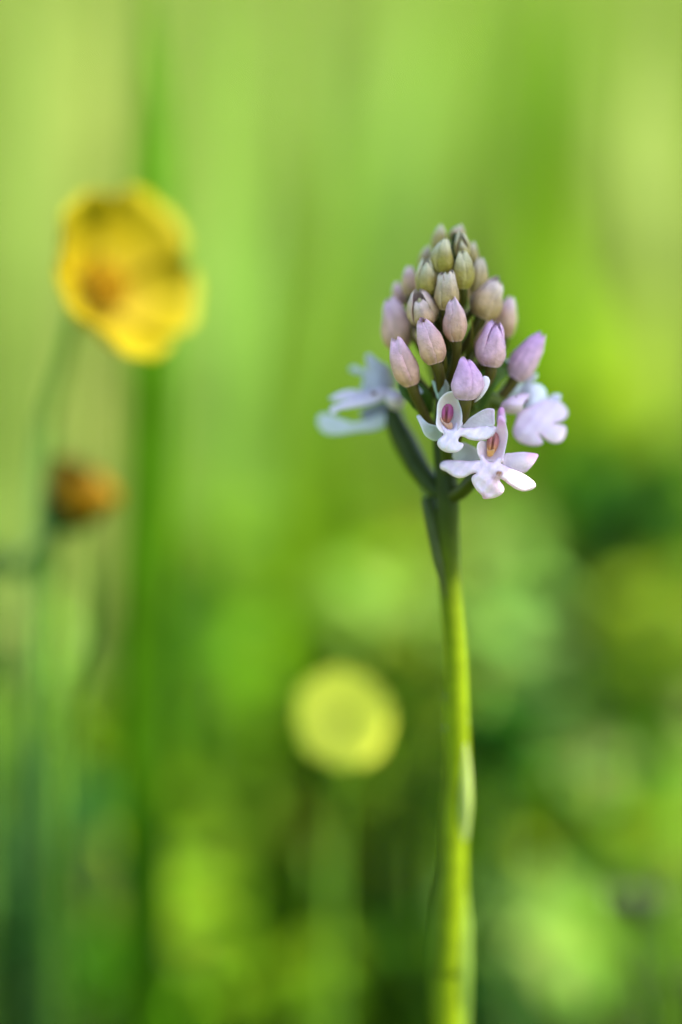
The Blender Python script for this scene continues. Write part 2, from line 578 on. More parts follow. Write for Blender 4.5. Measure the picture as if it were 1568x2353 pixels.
# buds: base x, y, tip x, y (crop units), width, depth base, depth tip (mm), pink, roll, options
BUDS = [
    (752, 205, 770, 75, 78, 7.8, 8.0, .12, 0.3, {}),
    (845, 165, 870, 68, 84, 8.0, 8.2, .25, 1.2, {}),
    (885, 245, 880, 112, 84, 5.2, 4.4, .10, 0.0, dict(hollow=True)),
    (945, 280, 943, 160, 62, 7.5, 7.8, .15, 0.9, {}),
    (785, 332, 792, 146, 118, 4.2, 3.6, .06, 0.9, {}),
    (672, 315, 704, 183, 70, 9.2, 9.4, .22, 0.5, {}),
    (702, 445, 690, 258, 118, 4.4, 3.6, .10, 0.2, {}),
    (888, 415, 886, 226, 114, 4.2, 3.4, .08, 1.05, dict(open_=.12)),
    (965, 445, 985, 258, 90, 6.2, 6.6, .22, 0.7, {}),
    (800, 528, 806, 322, 122, 3.0, 2.0, .34, 0.75, dict(open_=.55)),
    (604, 455, 600, 303, 84, 8.2, 8.8, .5, 0.4, {}),
    (556, 510, 533, 388, 80, 10.2, 10.8, .7, 0.1, {}),
    (688, 610, 640, 420, 156, 3.8, 2.6, .45, -0.15, dict(hollow=True, open_=.25)),
    (548, 745, 492, 476, 160, 7.8, 8.4, .72, 0.9, dict(open_=.1)),
    (852, 698, 838, 468, 118, 2.6, 1.4, .78, 0.35, {}),
    (985, 575, 1085, 360, 160, 6.0, 5.8, .40, 1.3, dict(open_=.1)),
    (1108, 675, 1150, 468, 132, 8.4, 8.6, .62, 0.6, {}),
    (742, 818, 668, 584, 138, 1.8, 0.6, .85, 0.2, dict(open_=.3, spots=((.83, .2, 1.8e-4), (.78, .5, 1.3e-4), (.9, .1, 1.2e-4), (.80, -.1, 1.0e-4)))),
    (1040, 838, 1072, 604, 152, 3.2, 2.4, .95, 1.0, dict(open_=.12, lil=.5)),
    (612, 938, 527, 694, 132, 3.0, 1.6, .92, 0.5, dict(spots=((.80, -.7, 2.0e-4), (.12, .5, 1.2e-4), (.86, .3, 1.0e-4)))),
    (1172, 905, 1316, 680, 140, 7.0, 6.4, 1.0, 0.8, dict(lil=.8, spots=((.74, .75, 1.5e-4),))),
    (902, 1018, 908, 800, 160, 0.6, -0.2, 1.0, 0.95, dict(open_=.10, lil=1.0)),
    # on the far side of the spike
    (830, 320, 830, 170, 90, 10.0, 10.6, .15, 0.3, {}),
    (900, 470, 930, 300, 100, 11.5, 12.4, .3, 0.3, {}),
    (760, 500, 740, 320, 105, 11.5, 12.4, .3, 0.8, {}),
    (860, 620, 870, 430, 120, 13.0, 14.2, .5, 0.8, {}),
    (960, 740, 1020, 540, 130, 13.0, 14.2, .7, 0.8, {}),
    (700, 740, 650, 540, 130, 13.0, 14.2, .7, 0.1, {}),
    (830, 880, 830, 680, 135, 14.5, 15.6, .9, 0.5, {}),
]
for i, (bx, by, tx, ty, wd, db, dt, pk, rl, kw) in enumerate(BUDS):
    ub, vb = Z1(bx, by); ut, vt = Z1(tx, ty)
    b_, t_ = P(ub, vb, db * 1e-3), P(ut, vt, dt * 1e-3)
    pull = 30 + 0.25 * (vb - 540)
    bud(orchid, b_, t_, wd * 1.06 * 0.4212 * S, pk, rl if kw.get('hollow') else rl + 0.7 * math.sin(i * 2.7), 100 + i, ov=axis_at(min(vb + pull + 25, 1120)), **kw)

# slender bracts between the buds, coloured dark for the shade there
BR = [((905, 800, 6.0), (940, 700, 4.2), (938, 565, 3.4), 26), ((850, 560, 5.5), (868, 490, 4.2), (870, 415, 3.8), 24), ((770, 930, 5.0), (795, 850, 3.6), (792, 755, 3.0), 26),
      ((700, 1010, 6.0), (722, 950, 4.6), (735, 880, 4.0), 24), ((820, 620, 6), (800, 580, 4.5), (790, 520, 4.2), 22), ((660, 760, 7.5), (620, 690, 6.4), (600, 600, 6.2), 26),
      ((1000, 900, 6.5), (1000, 800, 5.2), (1010, 700, 5.0), 24), ((760, 620, 6.5), (745, 560, 5.2), (748, 470, 4.8), 22), ((900, 930, 6), (880, 850, 4.5), (870, 760, 4.2), 24),
      ((640, 900, 8), (590, 860, 7.5), (560, 760, 7.5), 26), ((960, 660, 7), (1010, 600, 6.4), (1030, 520, 6.4), 24)]
for (a, b, c, wd) in BR:
    pts = [P(*Z1(x, y), d * 1e-3) for x, y, d in (a, b, c)]
    q = wd * .4212 * S
    leaf_strip('bract', pts, [q, q * .8, q * .08], (0.035, 0.042, 0.004), M_STEM, orchid, tipc=(0.17, 0.13, 0.02), cup=.4)


# ---------------------------------------------------------------- open flowers
def poly(fn, *pts):
    return [fn(x, y) for x, y in pts]


def lin(u0, v0, w0, gu=0.0, gv=0.0, kuu=0.0, kvv=0.0, wa=0.05, ws=0.09, ph=0.0, curl=0.0, cb=8.0):
    """depth in mm; slopes in mm per picture unit"""
    def f(u, v, ed):
        du, dv = u - u0, v - v0
        return w0 + gu * du + gv * dv + kuu * du * du + kvv * dv * dv + wob(u, v, ws, wa, ph) + curl * (1 - smoothstep(0, cb, ed))
    return f


def flat(c, edge=None, ew=6.0, tipat=None, tipc=None, tr=(5, 40)):
    def f(u, v, ed):
        n = len(u)
        o = np.repeat(np.array(c)[None, :], n, 0)
        if edge is not None:
            o = mixc(o, edge, 0.8 * (1 - smoothstep(0, ew, ed)))
        if tipat is not None:
            r = np.hypot(u - tipat[0], v - tipat[1])
            o = mixc(o, tipc, 1 - smoothstep(tr[0], tr[1], r))
        return o
    return f


def column_part(parent, cu, cv, d, hw, hh, colr, colb, tilt=0.0):
    """pollinia and stigma inside the hood: an oval body with a slit"""
    V, F, C = [], [], []
    n, m = 18, 10
    ct, st = math.cos(tilt), math.sin(tilt)
    for i in range(m + 1):
        q = i / m
        for k in range(n):
            th = 2 * math.pi * k / n
            x, y = q * math.cos(th), q * math.sin(th)
            slit = math.exp(-(x / 0.20) ** 2) * (1 - smoothstep(0.55, .85, abs(y)))
            bulge = (1 - q ** 2.2) * 1.1 - 0.75 * slit
            X = x * hw * (1 - 0.22 * y); Y = y * hh
            V.append(list(P(cu + X * ct - Y * st, cv + X * st + Y * ct, (d - bulge * 0.55) * 1e-3)))
            c = mixc(np.array(colr), np.array(colb), np.array(float(smoothstep(-0.2, 0.8, y))))
            c = mixc(c, (0.16, 0.045, 0.02), np.array(float(slit) * 0.8))
            C.append(c)
    for i in range(m):
        for k in range(n):
            k2 = (k + 1) % n
            F.append((i * n + k, i * n + k2, (i + 1) * n + k2, (i + 1) * n + k))
    mesh('column', V, F, C, M_BUD, parent)


def mmhood(u0, v0, hw, hh, w0, deep, gv=0.0, tilt=0.0):
    ct, st = math.cos(tilt), math.sin(tilt)
    def f(u, v, ed):
        a = ((u - u0) * ct + (v - v0) * st) / hw; b = (-(u - u0) * st + (v - v0) * ct) / hh
        r2 = np.clip(a * a + b * b, 0, 1.3)
        return w0 + deep * (1 - r2) + gv * (v - v0) + wob(u, v, .1, .04)
    return f


def flower(at):
    return thing('flower', at, None, None, parent=orchid)


# --- flower in front, upper
c1 = Z3(450, 860)
f1 = flower(P(*c1, 0.002))
sheet('dorsal_sepal', poly(Z3, (343, 560), (346, 470), (355, 395), (385, 365), (420, 385), (442, 435), (436, 490), (400, 530)), lin(*Z3(390, 450), 2.6, 0.0, 0.012, 0.004, wa=.03), .26,
      flat((0.28, 0.32, 0.29), (0.48, 0.48, 0.50), 4), M_PETAL, f1)
sheet('lateral_sepal', poly(Z3, (150, 708), (178, 695), (215, 735), (258, 770), (300, 783), (335, 792), (360, 822), (382, 872), (370, 905), (322, 928), (270, 912), (222, 872), (192, 805), (166, 745)),
      lin(*Z3(280, 850), 1.7, 0.012, 0.004, 0.0, 0.0012, curl=-.35), .26, flat((0.42, 0.46, 0.38), (0.72, 0.72, 0.72), 4, Z3(160, 705), (0.66, 0.64, 0.68)), M_PETAL, f1)
sheet('lateral_sepal', poly(Z3, (545, 812), (580, 762), (640, 712), (720, 662), (782, 636), (832, 638), (850, 652), (850, 705), (846, 788), (760, 800), (650, 815)),
      lin(*Z3(700, 740), 1.5, -0.004, 0.006, curl=-.2), .26, flat((0.62, 0.54, 0.60), (0.78, 0.70, 0.80), 5, Z3(840, 645), (0.72, 0.56, 0.70)), M_PETAL, f1)
sheet('hood', poly(Z3, (350, 830), (325, 782), (330, 700), (335, 612), (350, 562), (392, 512), (440, 485), (490, 482), (515, 530), (532, 585), (552, 640), (561, 700), (558, 765), (540, 810), (500, 850), (440, 870), (390, 860)),
      mmhood(*Z3(445, 690), 30, 52, 0.0, 1.9), .32, flat((0.72, 0.60, 0.62), (0.82, 0.76, 0.84), 7), M_PETAL, f1)
column_part(f1, *Z3(417, 690), 1.35, 16, 27, (0.36, 0.07, 0.20), (0.40, 0.15, 0.06), 0.08)
sheet('stigma', poly(Z3, (370, 715), (395, 755), (430, 770), (465, 760), (475, 800), (450, 825), (425, 815), (385, 770), (362, 735)), lin(*Z3(420, 770), 0.75, 0, -0.008, wa=.02), .34,
      flat((0.62, 0.34, 0.22), (0.66, 0.42, 0.34), 4), M_PETAL, f1)
sheet('lip', poly(Z3, (354, 752), (395, 790), (430, 822), (475, 818), (500, 765), (535, 737), (560, 745), (564, 785), (548, 806), (620, 810), (700, 800), (780, 785), (840, 790), (872, 815), (868, 850), (832, 890), (760, 918),
                      (690, 926), (622, 914), (577, 893), (545, 888), (527, 910), (530, 936), (568, 950), (566, 985), (530, 1020), (480, 1035), (420, 1030), (370, 1005), (338, 965), (342, 920), (375, 890), (388, 868), (374, 838), (356, 798)),
      lin(*Z3(480, 860), 0.25, 0.0005, -0.016, 0.00012, 0.00030, wa=.13, ws=.13, curl=.25, cb=6), .34,
      flat((0.83, 0.70, 0.83), (0.80, 0.62, 0.78), 5), M_PETAL, f1, step=2.6)
tube('ovary', [P(*Z3(450, 800), .0022), P(*Z3(420, 1000), .005), axis_at(1105)], [.0007, .0008, .0006], OV_SHADED, M_STEM, f1, 10, .1, 2)

# --- lowest flower, brown spot on its lip
f2 = flower(P(*Z3(820, 1120), 0.002))
sheet('dorsal_sepal', poly(Z3, (868, 760), (872, 690), (882, 648), (906, 624), (936, 640), (946, 690), (952, 760), (910, 800)), lin(*Z3(905, 700), 2.4, 0.0, 0.0, .006), .26,
      flat((0.66, 0.46, 0.64), (0.72, 0.50, 0.70), 4, Z3(906, 640), PINK, (4, 25)), M_PETAL, f2)
sheet('lateral_sepal', poly(Z3, (473, 1052), (500, 990), (560, 940), (622, 960), (690, 1000), (716, 1050), (716, 1102), (620, 1118), (520, 1112), (480, 1085)), lin(*Z3(600, 1040), 3.4, -.004, -.004, .0008), .26,
      flat((0.44, 0.45, 0.42), (0.54, 0.52, 0.53), 5), M_PETAL, f2)
sheet('lateral_sepal', poly(Z3, (915, 1140), (938, 1048), (1000, 1036), (1080, 1027), (1150, 1030), (1236, 1048), (1231, 1082), (1196, 1140), (1152, 1190), (1110, 1214), (1040, 1200), (960, 1170)),
      lin(*Z3(1060, 1110), 1.4, .002, -.005, .0002, .0012, curl=-.2), .26, flat((0.66, 0.54, 0.62), (0.80, 0.58, 0.74), 5, Z3(1236, 1050), (0.74, 0.36, 0.62), (6, 36)), M_PETAL, f2)
sheet('hood', poly(Z3, (705, 1060), (690, 1000), (698, 950), (730, 925), (772, 925), (805, 890), (845, 860), (868, 800), (878, 745), (886, 706), (915, 704), (942, 745), (961, 810), (970, 870), (961, 940), (946, 1010), (930, 1075), (900, 1110), (850, 1115), (790, 1110), (745, 1090)),
      mmhood(*Z3(835, 960), 32, 52, 0.7, 1.7, tilt=0.25), .32, flat((0.76, 0.58, 0.66), (0.84, 0.68, 0.80), 7, Z3(900, 715), (0.76, 0.42, 0.68), (8, 34)), M_PETAL, f2)
column_part(f2, *Z3(832, 950), 1.6, 14, 28, (0.42, 0.14, 0.14), (0.58, 0.26, 0.06), 0.14)
sheet('stigma', poly(Z3, (780, 985), (800, 1010), (845, 1000), (850, 1030), (835, 1060), (800, 1072), (780, 1050)), lin(*Z3(815, 1030), 1.2, 0, -.006, wa=.02), .34,
      flat((0.66, 0.34, 0.10), (0.60, 0.34, 0.22), 3), M_PETAL, f2)


def lip2(u, v, ed):
    o = flat((0.84, 0.67, 0.77), (0.81, 0.58, 0.73), 5, Z3(745, 1445), (0.78, 0.46, 0.68), (3, 22))(u, v, ed)
    o = mixc(o, (0.80, 0.52, 0.64), 0.6 * (1 - smoothstep(0, 40, np.hypot(u - Z3(880, 1330)[0], v - Z3(880, 1330)[1]))))
    s = (1 - smoothstep(5, 12, np.hypot(u - Z3(890, 1222)[0], (v - Z3(890, 1222)[1]) * 1.2)))
    s2 = (1 - smoothstep(5, 17, np.hypot((u - Z3(860, 1262)[0]) * 1.2, (v - Z3(860, 1262)[1])))) * .6
    sp = np.clip(np.maximum(s, s2) * (0.85 + 0.3 * np.sin(u * 1.9) * np.sin(v * 1.7 + u * .5)), 0, 1)
    return mixc(o, (0.28, 0.125, 0.045), sp)


sheet('lip', poly(Z3, (735, 1028), (755, 1058), (780, 1100), (830, 1115), (870, 1080), (905, 1070), (931, 1085), (929, 1112), (908, 1128), (960, 1158), (1040, 1190), (1110, 1222), (1180, 1270), (1215, 1310), (1211, 1345), (1170, 1370),
                      (1100, 1378), (1040, 1360), (980, 1320), (932, 1282), (902, 1268), (900, 1290), (930, 1330), (936, 1370), (915, 1405), (860, 1435), (800, 1447), (750, 1446), (735, 1415), (690, 1370), (656, 1315), (642, 1270), (655, 1237),
                      (686, 1216), (640, 1225), (590, 1250), (530, 1262), (470, 1240), (420, 1205), (370, 1180), (359, 1145), (380, 1114), (430, 1100), (520, 1100), (620, 1105), (690, 1102), (722, 1098), (708, 1068), (712, 1035)),
      lin(*Z3(820, 1190), 0.15, -.001, -.017, .00015, .00030, wa=.14, ws=.12, ph=1.1, curl=.25, cb=6), .34, lip2, M_PETAL, f2, step=2.6)
tube('ovary', [P(*Z3(800, 1120), .0024), P(*Z3(640, 1290), .0045), P(*Z3(540, 1385), .0062), P(*Z3(440, 1440), .0078)], [.0006, .00085, .0009, .0007], OV_SHADED, M_STEM, f2, 10, .1, 2)

# --- flower to the right, half turned away
f3 = flower(P(*Z3(1150, 650), 0.006))
sheet('petal', poly(Z3, (935, 545), (925, 450), (960, 390), (1020, 365), (1072, 385), (1088, 430), (1055, 510), (990, 550)), lin(*Z3(1000, 460), 9.5, .01, 0, .002), .4, flat((0.72, 0.74, 0.80), COOL, 6), M_PETAL, f3)
sheet('lateral_sepal', poly(Z3, (1055, 490), (1120, 402), (1180, 345), (1220, 320), (1238, 335), (1216, 378), (1152, 435), (1090, 490)), lin(*Z3(1150, 400), 8.5, .0, 0, .0), .4, flat((0.64, 0.62, 0.72)), M_PETAL, f3)
sheet('dorsal_sepal', poly(Z3, (1120, 630), (1070, 560), (1062, 500), (1120, 440), (1190, 415), (1250, 420), (1300, 460), (1318, 520), (1308, 590), (1230, 640), (1160, 640)), lin(*Z3(1200, 500), 7.8, .004, -.006, .0015), .4, flat((0.72, 0.70, 0.80), COOL, 6), M_PETAL, f3)
sheet('lateral_sepal', poly(Z3, (1320, 560), (1380, 508), (1430, 508), (1446, 530), (1425, 570), (1360, 590)), lin(*Z3(1390, 540), 8.8, .0, 0, .0), .4, flat((0.70, 0.66, 0.78)), M_PETAL, f3)
sheet('lip', poly(Z3, (1060, 660), (1040, 740), (1015, 820), (1020, 880), (1060, 930), (1120, 960), (1200, 975), (1260, 965), (1283, 940), (1265, 900), (1240, 862), (1280, 890), (1330, 930), (1380, 948), (1440, 940), (1475, 900), (1492, 840), (1480, 795),
                      (1430, 780), (1372, 773), (1440, 755), (1490, 720), (1508, 680), (1490, 630), (1440, 580), (1380, 552), (1310, 556), (1240, 585), (1180, 615), (1110, 640)),
      lin(*Z3(1230, 760), 6.0, .012, -.020, .0003, .0004, wa=.1), .34, flat((0.72, 0.58, 0.72), (0.72, 0.48, 0.66), 9), M_PETAL, f3)
sheet('hood', poly(Z3, (900, 625), (930, 572), (1000, 532), (1080, 507), (1150, 505), (1170, 520), (1142, 555), (1104, 605), (1098, 655), (1040, 685), (960, 680), (908, 655)), mmhood(*Z3(1030, 600), 34, 20, 5.2, -1.4), .34,
      flat((0.74, 0.56, 0.68), (0.76, 0.52, 0.70), 5), M_PETAL, f3)
sheet('speck', poly(Z3, (1105, 600), (1120, 570), (1150, 552), (1150, 570), (1125, 595), (1108, 612)), lin(*Z3(1125, 580), 4.6, wa=0), .1, flat((0.10, 0.04, 0.06)), M_BUD, f3)
sheet('speck', poly(Z3, (1036, 530), (1044, 523), (1052, 530), (1044, 538)), lin(*Z3(1044, 530), 4.0, wa=0), .1, flat((0.05, 0.02, 0.02)), M_BUD, f3, step=1)
tube('ovary', [P(*Z3(960, 640), .0064), P(*Z3(820, 560), .0068), P(*Z3(700, 640), .007), axis_at(1010)], [.0006, .0010, .0011, .0007], (0.10, 0.13, 0.02), M_STEM, f3, 10, .1, 2)
leaf_strip('bract', [P(*Z3(700, 640), .006), P(*Z3(780, 400), .0058), P(*Z3(900, 290), .0064), P(*Z3(985, 265), .007)], [.0012, .0026, .0022, .0003], (0.06, 0.11, 0.015), M_STEM, f3, cup=.4)
sheet('petal', poly(Z3, (820, 300), (840, 255), (900, 220), (980, 195), (1010, 215), (960, 245), (880, 265)), lin(*Z3(900, 240), 7.6, wa=0.05), .4, flat((0.72, 0.74, 0.78)), M_PETAL, f3)

# --- flower to the left, furthest from focus
f4 = flower(P(*Z4(950, 760), 0.012))
W4_SHADE = (0.58, 0.60, 0.68)  # shade on this flower is put into its dimmer, bluer petal colour
sheet('lip', poly(Z4, (188, 840), (230, 800), (320, 808), (400, 838), (480, 868), (560, 890), (700, 860), (850, 800), (940, 780), (960, 860), (870, 940), (760, 980), (640, 988), (520, 1002), (400, 1018), (290, 1012), (220, 965), (188, 900)),
      lin(*Z4(600, 920), 13.0, -.012, .012, .0002), .34, flat(W4_SHADE, (0.56, 0.58, 0.68), 8), M_PETAL, f4)
sheet('dorsal_sepal', poly(Z4, (688, 195), (728, 170), (772, 202), (850, 262), (925, 300), (975, 400), (1010, 480), (920, 560), (800, 580), (740, 520), (710, 420), (702, 300)), lin(*Z4(840, 400), 11.5, .004, 0, .0012), .45,
      flat((0.46, 0.46, 0.54), (0.54, 0.50, 0.60), 6), M_PETAL, f4)
sheet('lateral_sepal', poly(Z4, (522, 350), (530, 308), (580, 298), (652, 332), (740, 350), (840, 430), (880, 520), (800, 580), (700, 580), (640, 550), (655, 480), (662, 405), (592, 382)), lin(*Z4(700, 450), 13.2, .006, 0, .0008), .45, flat((0.50, 0.53, 0.58)), M_PETAL, f4)
sheet('petal', poly(Z4, (318, 628), (440, 562), (560, 546), (660, 566), (770, 550), (800, 600), (720, 640), (600, 660), (430, 664), (328, 656)), lin(*Z4(560, 600), 11.5, .0, -.006, .0002), .34, flat((0.66, 0.60, 0.72)), M_PETAL, f4)
sheet('petal', poly(Z4, (322, 730), (420, 688), (560, 650), (700, 610), (760, 562), (830, 532), (902, 545), (918, 592), (872, 645), (760, 694), (620, 728), (500, 748), (405, 765), (350, 808), (320, 775)), lin(*Z4(620, 670), 9.6, .0, -.008, .0002), .34,
      flat((0.70, 0.62, 0.75)), M_PETAL, f4)
sheet('speck', poly(Z4, (745, 585), (765, 566), (800, 568), (806, 590), (785, 602), (755, 605)), lin(*Z4(775, 585), 8.9, wa=0), .15, flat((0.10, 0.035, 0.015)), M_BUD, f4, step=1.2)
sheet('hood', poly(Z4, (880, 560), (960, 540), (1050, 570), (1100, 640), (1080, 720), (1000, 760), (930, 720), (890, 640)), mmhood(*Z4(985, 650), 24, 24, 10.8, -1.4), .34, flat((0.64, 0.54, 0.60)), M_PETAL, f4)
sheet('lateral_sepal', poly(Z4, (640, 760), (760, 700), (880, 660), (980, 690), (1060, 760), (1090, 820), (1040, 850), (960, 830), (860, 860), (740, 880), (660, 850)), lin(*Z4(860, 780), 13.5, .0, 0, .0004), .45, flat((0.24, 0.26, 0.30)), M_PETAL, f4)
tube('ovary', [P(*Z4(960, 740), .0125), P(*Z4(1000, 880), .0125), P(*Z4(1090, 1080), .012), P(*Z4(1220, 1340), .011), P(*Z4(1370, 1540), .0095), P(*Z4(1500, 1650), .0085)], [.0006, .0012, .00145, .0014, .0011, .0008], (0.028, 0.045, 0.005), M_STEM, f4, 12, .1, 2)
leaf_strip('bract', [P(*Z4(1430, 1790), .010), P(*Z4(1310, 1560), .0115), P(*Z4(1230, 1250), .0125), P(*Z4(1100, 960), .013), P(*Z4(1020, 760), .0135)], [.0012, .0016, .0018, .0012, .0002], (0.30, 0.38, 0.08), M_STEM, f4, cup=.3)
# pale sliver under the left bud, and the stray petal by the pink bud
f5 = flower(P(*Z4(1150, 500), 0.005))
sheet('petal', poly(Z4, (1000, 440), (1060, 448), (1140, 478), (1230, 500), (1285, 560), (1270, 590), (1200, 560), (1100, 500)), lin(*Z4(1140, 500), 4.4), .4, flat((0.62, 0.66, 0.68)), M_PETAL, f5)
leaf_strip('bract', [P(*Z4(1330, 800), .0065), P(*Z4(1260, 640), .0052), P(*Z4(1150, 540), .005), P(*Z4(1040, 480), .0058)], [.001, .0028, .0026, .0004], (0.05, 0.09, 0.012), M_STEM, f5, cup=.3)
sheet('petal', poly(Z3, (668, 582), (700, 512), (730, 432), (735, 372), (755, 345), (792, 355), (809, 390), (800, 432), (770, 492), (722, 550)), lin(*Z3(740, 470), 0.9, -.004, .004, .002), .45, flat((0.76, 0.64, 0.76), (0.82, 0.74, 0.84), 5), M_PETAL, f5)
sheet('petal', poly(Z3, (345, 560), (310, 470), (288, 400), (300, 385), (340, 420), (360, 480)), lin(*Z3(320, 450), 3.4), .26, flat((0.50, 0.62, 0.56)), M_PETAL, f5)

# bracts along the stem
SB = [((985, 1140, 9.6), (992, 1190, 8.4), (1008, 1290, 8.0), (1026, 1375, 9.2), 34, (0.03, 0.045, 0.004), (0.07, 0.085, 0.02)),
      ((1060, 1930, 17.2), (1069, 1850, 15.4), (1069, 1760, 14.4), (1062, 1660, 13.6), 34, (0.27, 0.33, 0.09), (0.26, 0.32, 0.08)),
      ((1015, 2353, 24.0), (1012, 2200, 20.5), (1016, 2080, 19.0), (1022, 1960, 17.6), 52, (0.05, 0.10, 0.005), (0.12, 0.18, 0.01)),
      ((1056, 2380, 24.0), (1062, 2250, 21.0), (1066, 2130, 20.0), (1064, 1990, 19.0), 44, (0.13, 0.21, 0.03), (0.15, 0.22, 0.03))]
for a, b, c, d, wd, c0, c1_ in SB:
    pts = [P(x, y, z * 1e-3) for x, y, z in (a, b, c, d)]
    q = wd * S
    leaf_strip('stem_bract', pts, [q, q, q * .8, q * .1], c0, M_STEM, orchid, tipc=c1_, cup=-.5, fold=-.2)
for (u, v, d, s) in ((1027, 1362, 9.1, 9), (1023, 1600, 12.6, 8), (1022, 1672, 13.6, 9), (1074, 1655, 13.8, 8), (1077, 1790, 15.5, 9)):
    # small dry flecks on the stem
    c = P(u, v, d * 1e-3); q = s * S * 0.5
    V = [list(c + RIGHT * (q * math.cos(t) * random.uniform(.6, 1.1)) + UP * (q * 1.3 * math.sin(t) * random.uniform(.7, 1.1))) for t in np.linspace(0, 2 * math.pi, 9)[:-1]]
    V += [list(c - FWD * q * .5), list(c + FWD * q * 1.6)]
    F = [(i, (i + 1) % 8, 8) for i in range(8)] + [((i + 1) % 8, i, 9) for i in range(8)]
    mesh('stem_fleck', V, F, [(0.20, 0.25, 0.10)] * 10, M_STEM, orchid)


# ================================================================ YELLOW FLOWERS
def frame_of(axis):
    a = Vector(axis).normalized()
    x = a.cross(Vector((0, 0, 1)))
    if x.length < 1e-4: x = Vector((1, 0, 0))
    x.normalize()
    return a, x, a.cross(x)


def to_ground(pts):
    p = pts[-1]
    z0 = float(ground_h(p.x, p.y))
    prev = pts[-2]
    lean = (p - prev)
    k = (p.z - z0) / max(1e-3, (prev.z - p.z))
    k = min(k, 3.0)
    end = Vector((p.x + lean.x * k * .35, p.y + lean.y * k * .35, 0))
    end.z = float(ground_h(end.x, end.y)) - 0.003
    return pts + [p.lerp(end, .33), p.lerp(end, .66), end]


def petal_bowl(parent, c, axis, R, n, cup, wide, colr, coli, name='petal', roll=0.0, sel=None, lift=0.0):
    a, x, y = frame_of(axis)
    for k in range(n):
        th0 = roll + 2 * math.pi * k / n
        rk = R * random.uniform(.92, 1.06)
        V, F, C = [], [], []
        nu, nv = 9, 9
        for lay in (0, 1):
            for i in range(nv):
                t = i / (nv - 1)
                half = wide * (0.18 + 0.82 * math.sin(min(1, t * 1.15) * math.pi * .62)) * math.pi / n
                for j in range(nu):
                    s = 2 * j / (nu - 1) - 1
                    rr = rk * t * (1 - 0.12 * (s * s) * t - 0.05 * math.exp(-(s / .2) ** 2) * t)
                    th = th0 + half * s * (0.75 if t > .9 else 1)
                    h = R * (cup * t ** 1.8 + lift * t) + R * .05 * s * s * t - lay * R * .02
                    V.append(list(c + (x * math.cos(th) + y * math.sin(th)) * (rr * (1 - .25 * cup * t)) + a * h))
                    C.append(mixc(coli, colr, np.array(t)))
        m = nu * nv
        for i in range(nv - 1):
            for j in range(nu - 1):
                q = (i * nu + j, i * nu + j + 1, (i + 1) * nu + j + 1, (i + 1) * nu + j)
                F.append(q); F.append(tuple(z + m for z in reversed(q)))
        for j in range(nu - 1):
            F.append(((nv - 1) * nu + j, (nv - 1) * nu + j + 1, (nv - 1) * nu + j + 1 + m, (nv - 1) * nu + j + m))
        for i in range(nv - 1):
            for j in (0, nu - 1):
                F.append((i * nu + j, (i + 1) * nu + j, (i + 1) * nu + j + m, i * nu + j + m))
        mesh(name, V, F, C, M_YELLOW if name == 'petal' else M_STEM, parent)


def stamens(parent, c, axis, R, n=40, colr=(0.72, 0.46, 0.02)):
    a, x, y = frame_of(axis)
    V, F, C = [], [], []
    for k in range(n):
        r = R * math.sqrt((k + .5) / n); th = k * 2.39996
        b = c + (x * math.cos(th) + y * math.sin(th)) * r * .6
        e = c + (x * math.cos(th) + y * math.sin(th)) * r * 1.15 + a * (R * (1.0 - .3 * (r / R) ** 2))
        q = R * .09; i0 = len(V)
        for pnt, ww in ((b, .4), (e, 1.0), (e + a * q * 2.5, .8)):
            for m in range(4):
                V.append(list(pnt + (x * math.cos(m * math.pi / 2) + y * math.sin(m * math.pi / 2)) * q * ww)); C.append(colr)
        for lvl in (0, 4):
            for m in range(4):
                F.append((i0 + lvl + m, i0 + lvl + (m + 1) % 4, i0 + lvl + 4 + (m + 1) % 4, i0 + lvl + 4 + m))
        F.append((i0 + 8, i0 + 9, i0 + 10, i0 + 11))
    mesh('stamen_cluster', V, F, C, M_YELLOW, parent)


def buttercup(head, axis, R, stem_pts, label, cup=.55, wide=1.15, colr=(0.31, 0.265, 0.0015), coli=(0.33, 0.22, 0.0015), group=None, roll=0.0, stem_r=.0009, name='buttercup', npet=5, stam=(0.40, 0.24, 0.004), srad=.22):
    pts = to_ground([head] + stem_pts)
    t = thing(name, pts[-1], label, 'flower', group)
    rr = [stem_r * .9] + [stem_r] * (len(pts) - 2) + [stem_r * 1.3]
    tube('stem', pts, rr, (0.12, 0.24, 0.02), M_STEM, t, 8)
    petal_bowl(t, head, axis, R, npet, cup, wide, colr, coli, roll=roll)
    a, x, y = frame_of(axis)
    petal_bowl(t, head - a * R * .06, axis, R * .52, 5, cup * .7, .7, (0.10, 0.15, 0.02), (0.06, 0.10, 0.015), 'sepal', roll=roll + .6)
    stamens(t, head + a * R * .02, axis, R * srad, 40, stam)
    return t


buttercup(P(215, 672, .040), (0.64, -0.64, 0.42), 0.0144, [P(172, 735, .041), P(148, 830, .043), P(120, 950, .046), P(118, 1100, .05)],
          'large yellow buttercup facing the orchid spike on a thin curved stem', roll=.15, cup=.50)
buttercup(P(790, 1650, .046), (0.18, -0.88, 0.42), 0.0066, [P(793, 1700, .056), P(790, 1800, .065), P(770, 1950, .075)],
          'small round pale yellow flower low down beside the orchid stem', cup=.06, wide=1.7, colr=(0.74, 0.76, 0.08), coli=(0.75, 0.76, 0.075), stem_r=.0005, stam=(0.52, 0.50, 0.05), srad=.06, name='yellow_flower', npet=9)
buttercup(P(742, 1925, .125), (0.25, -0.6, 0.75), 0.0062, [P(742, 1990, .108), P(738, 2100, .112), P(735, 2250, .118)],
          'dull olive yellow flower half hidden in grass below the round yellow flower', cup=.5, wide=1.2, colr=(0.12, 0.14, 0.004), coli=(0.11, 0.13, 0.004), stem_r=.0006, name='yellow_flower')


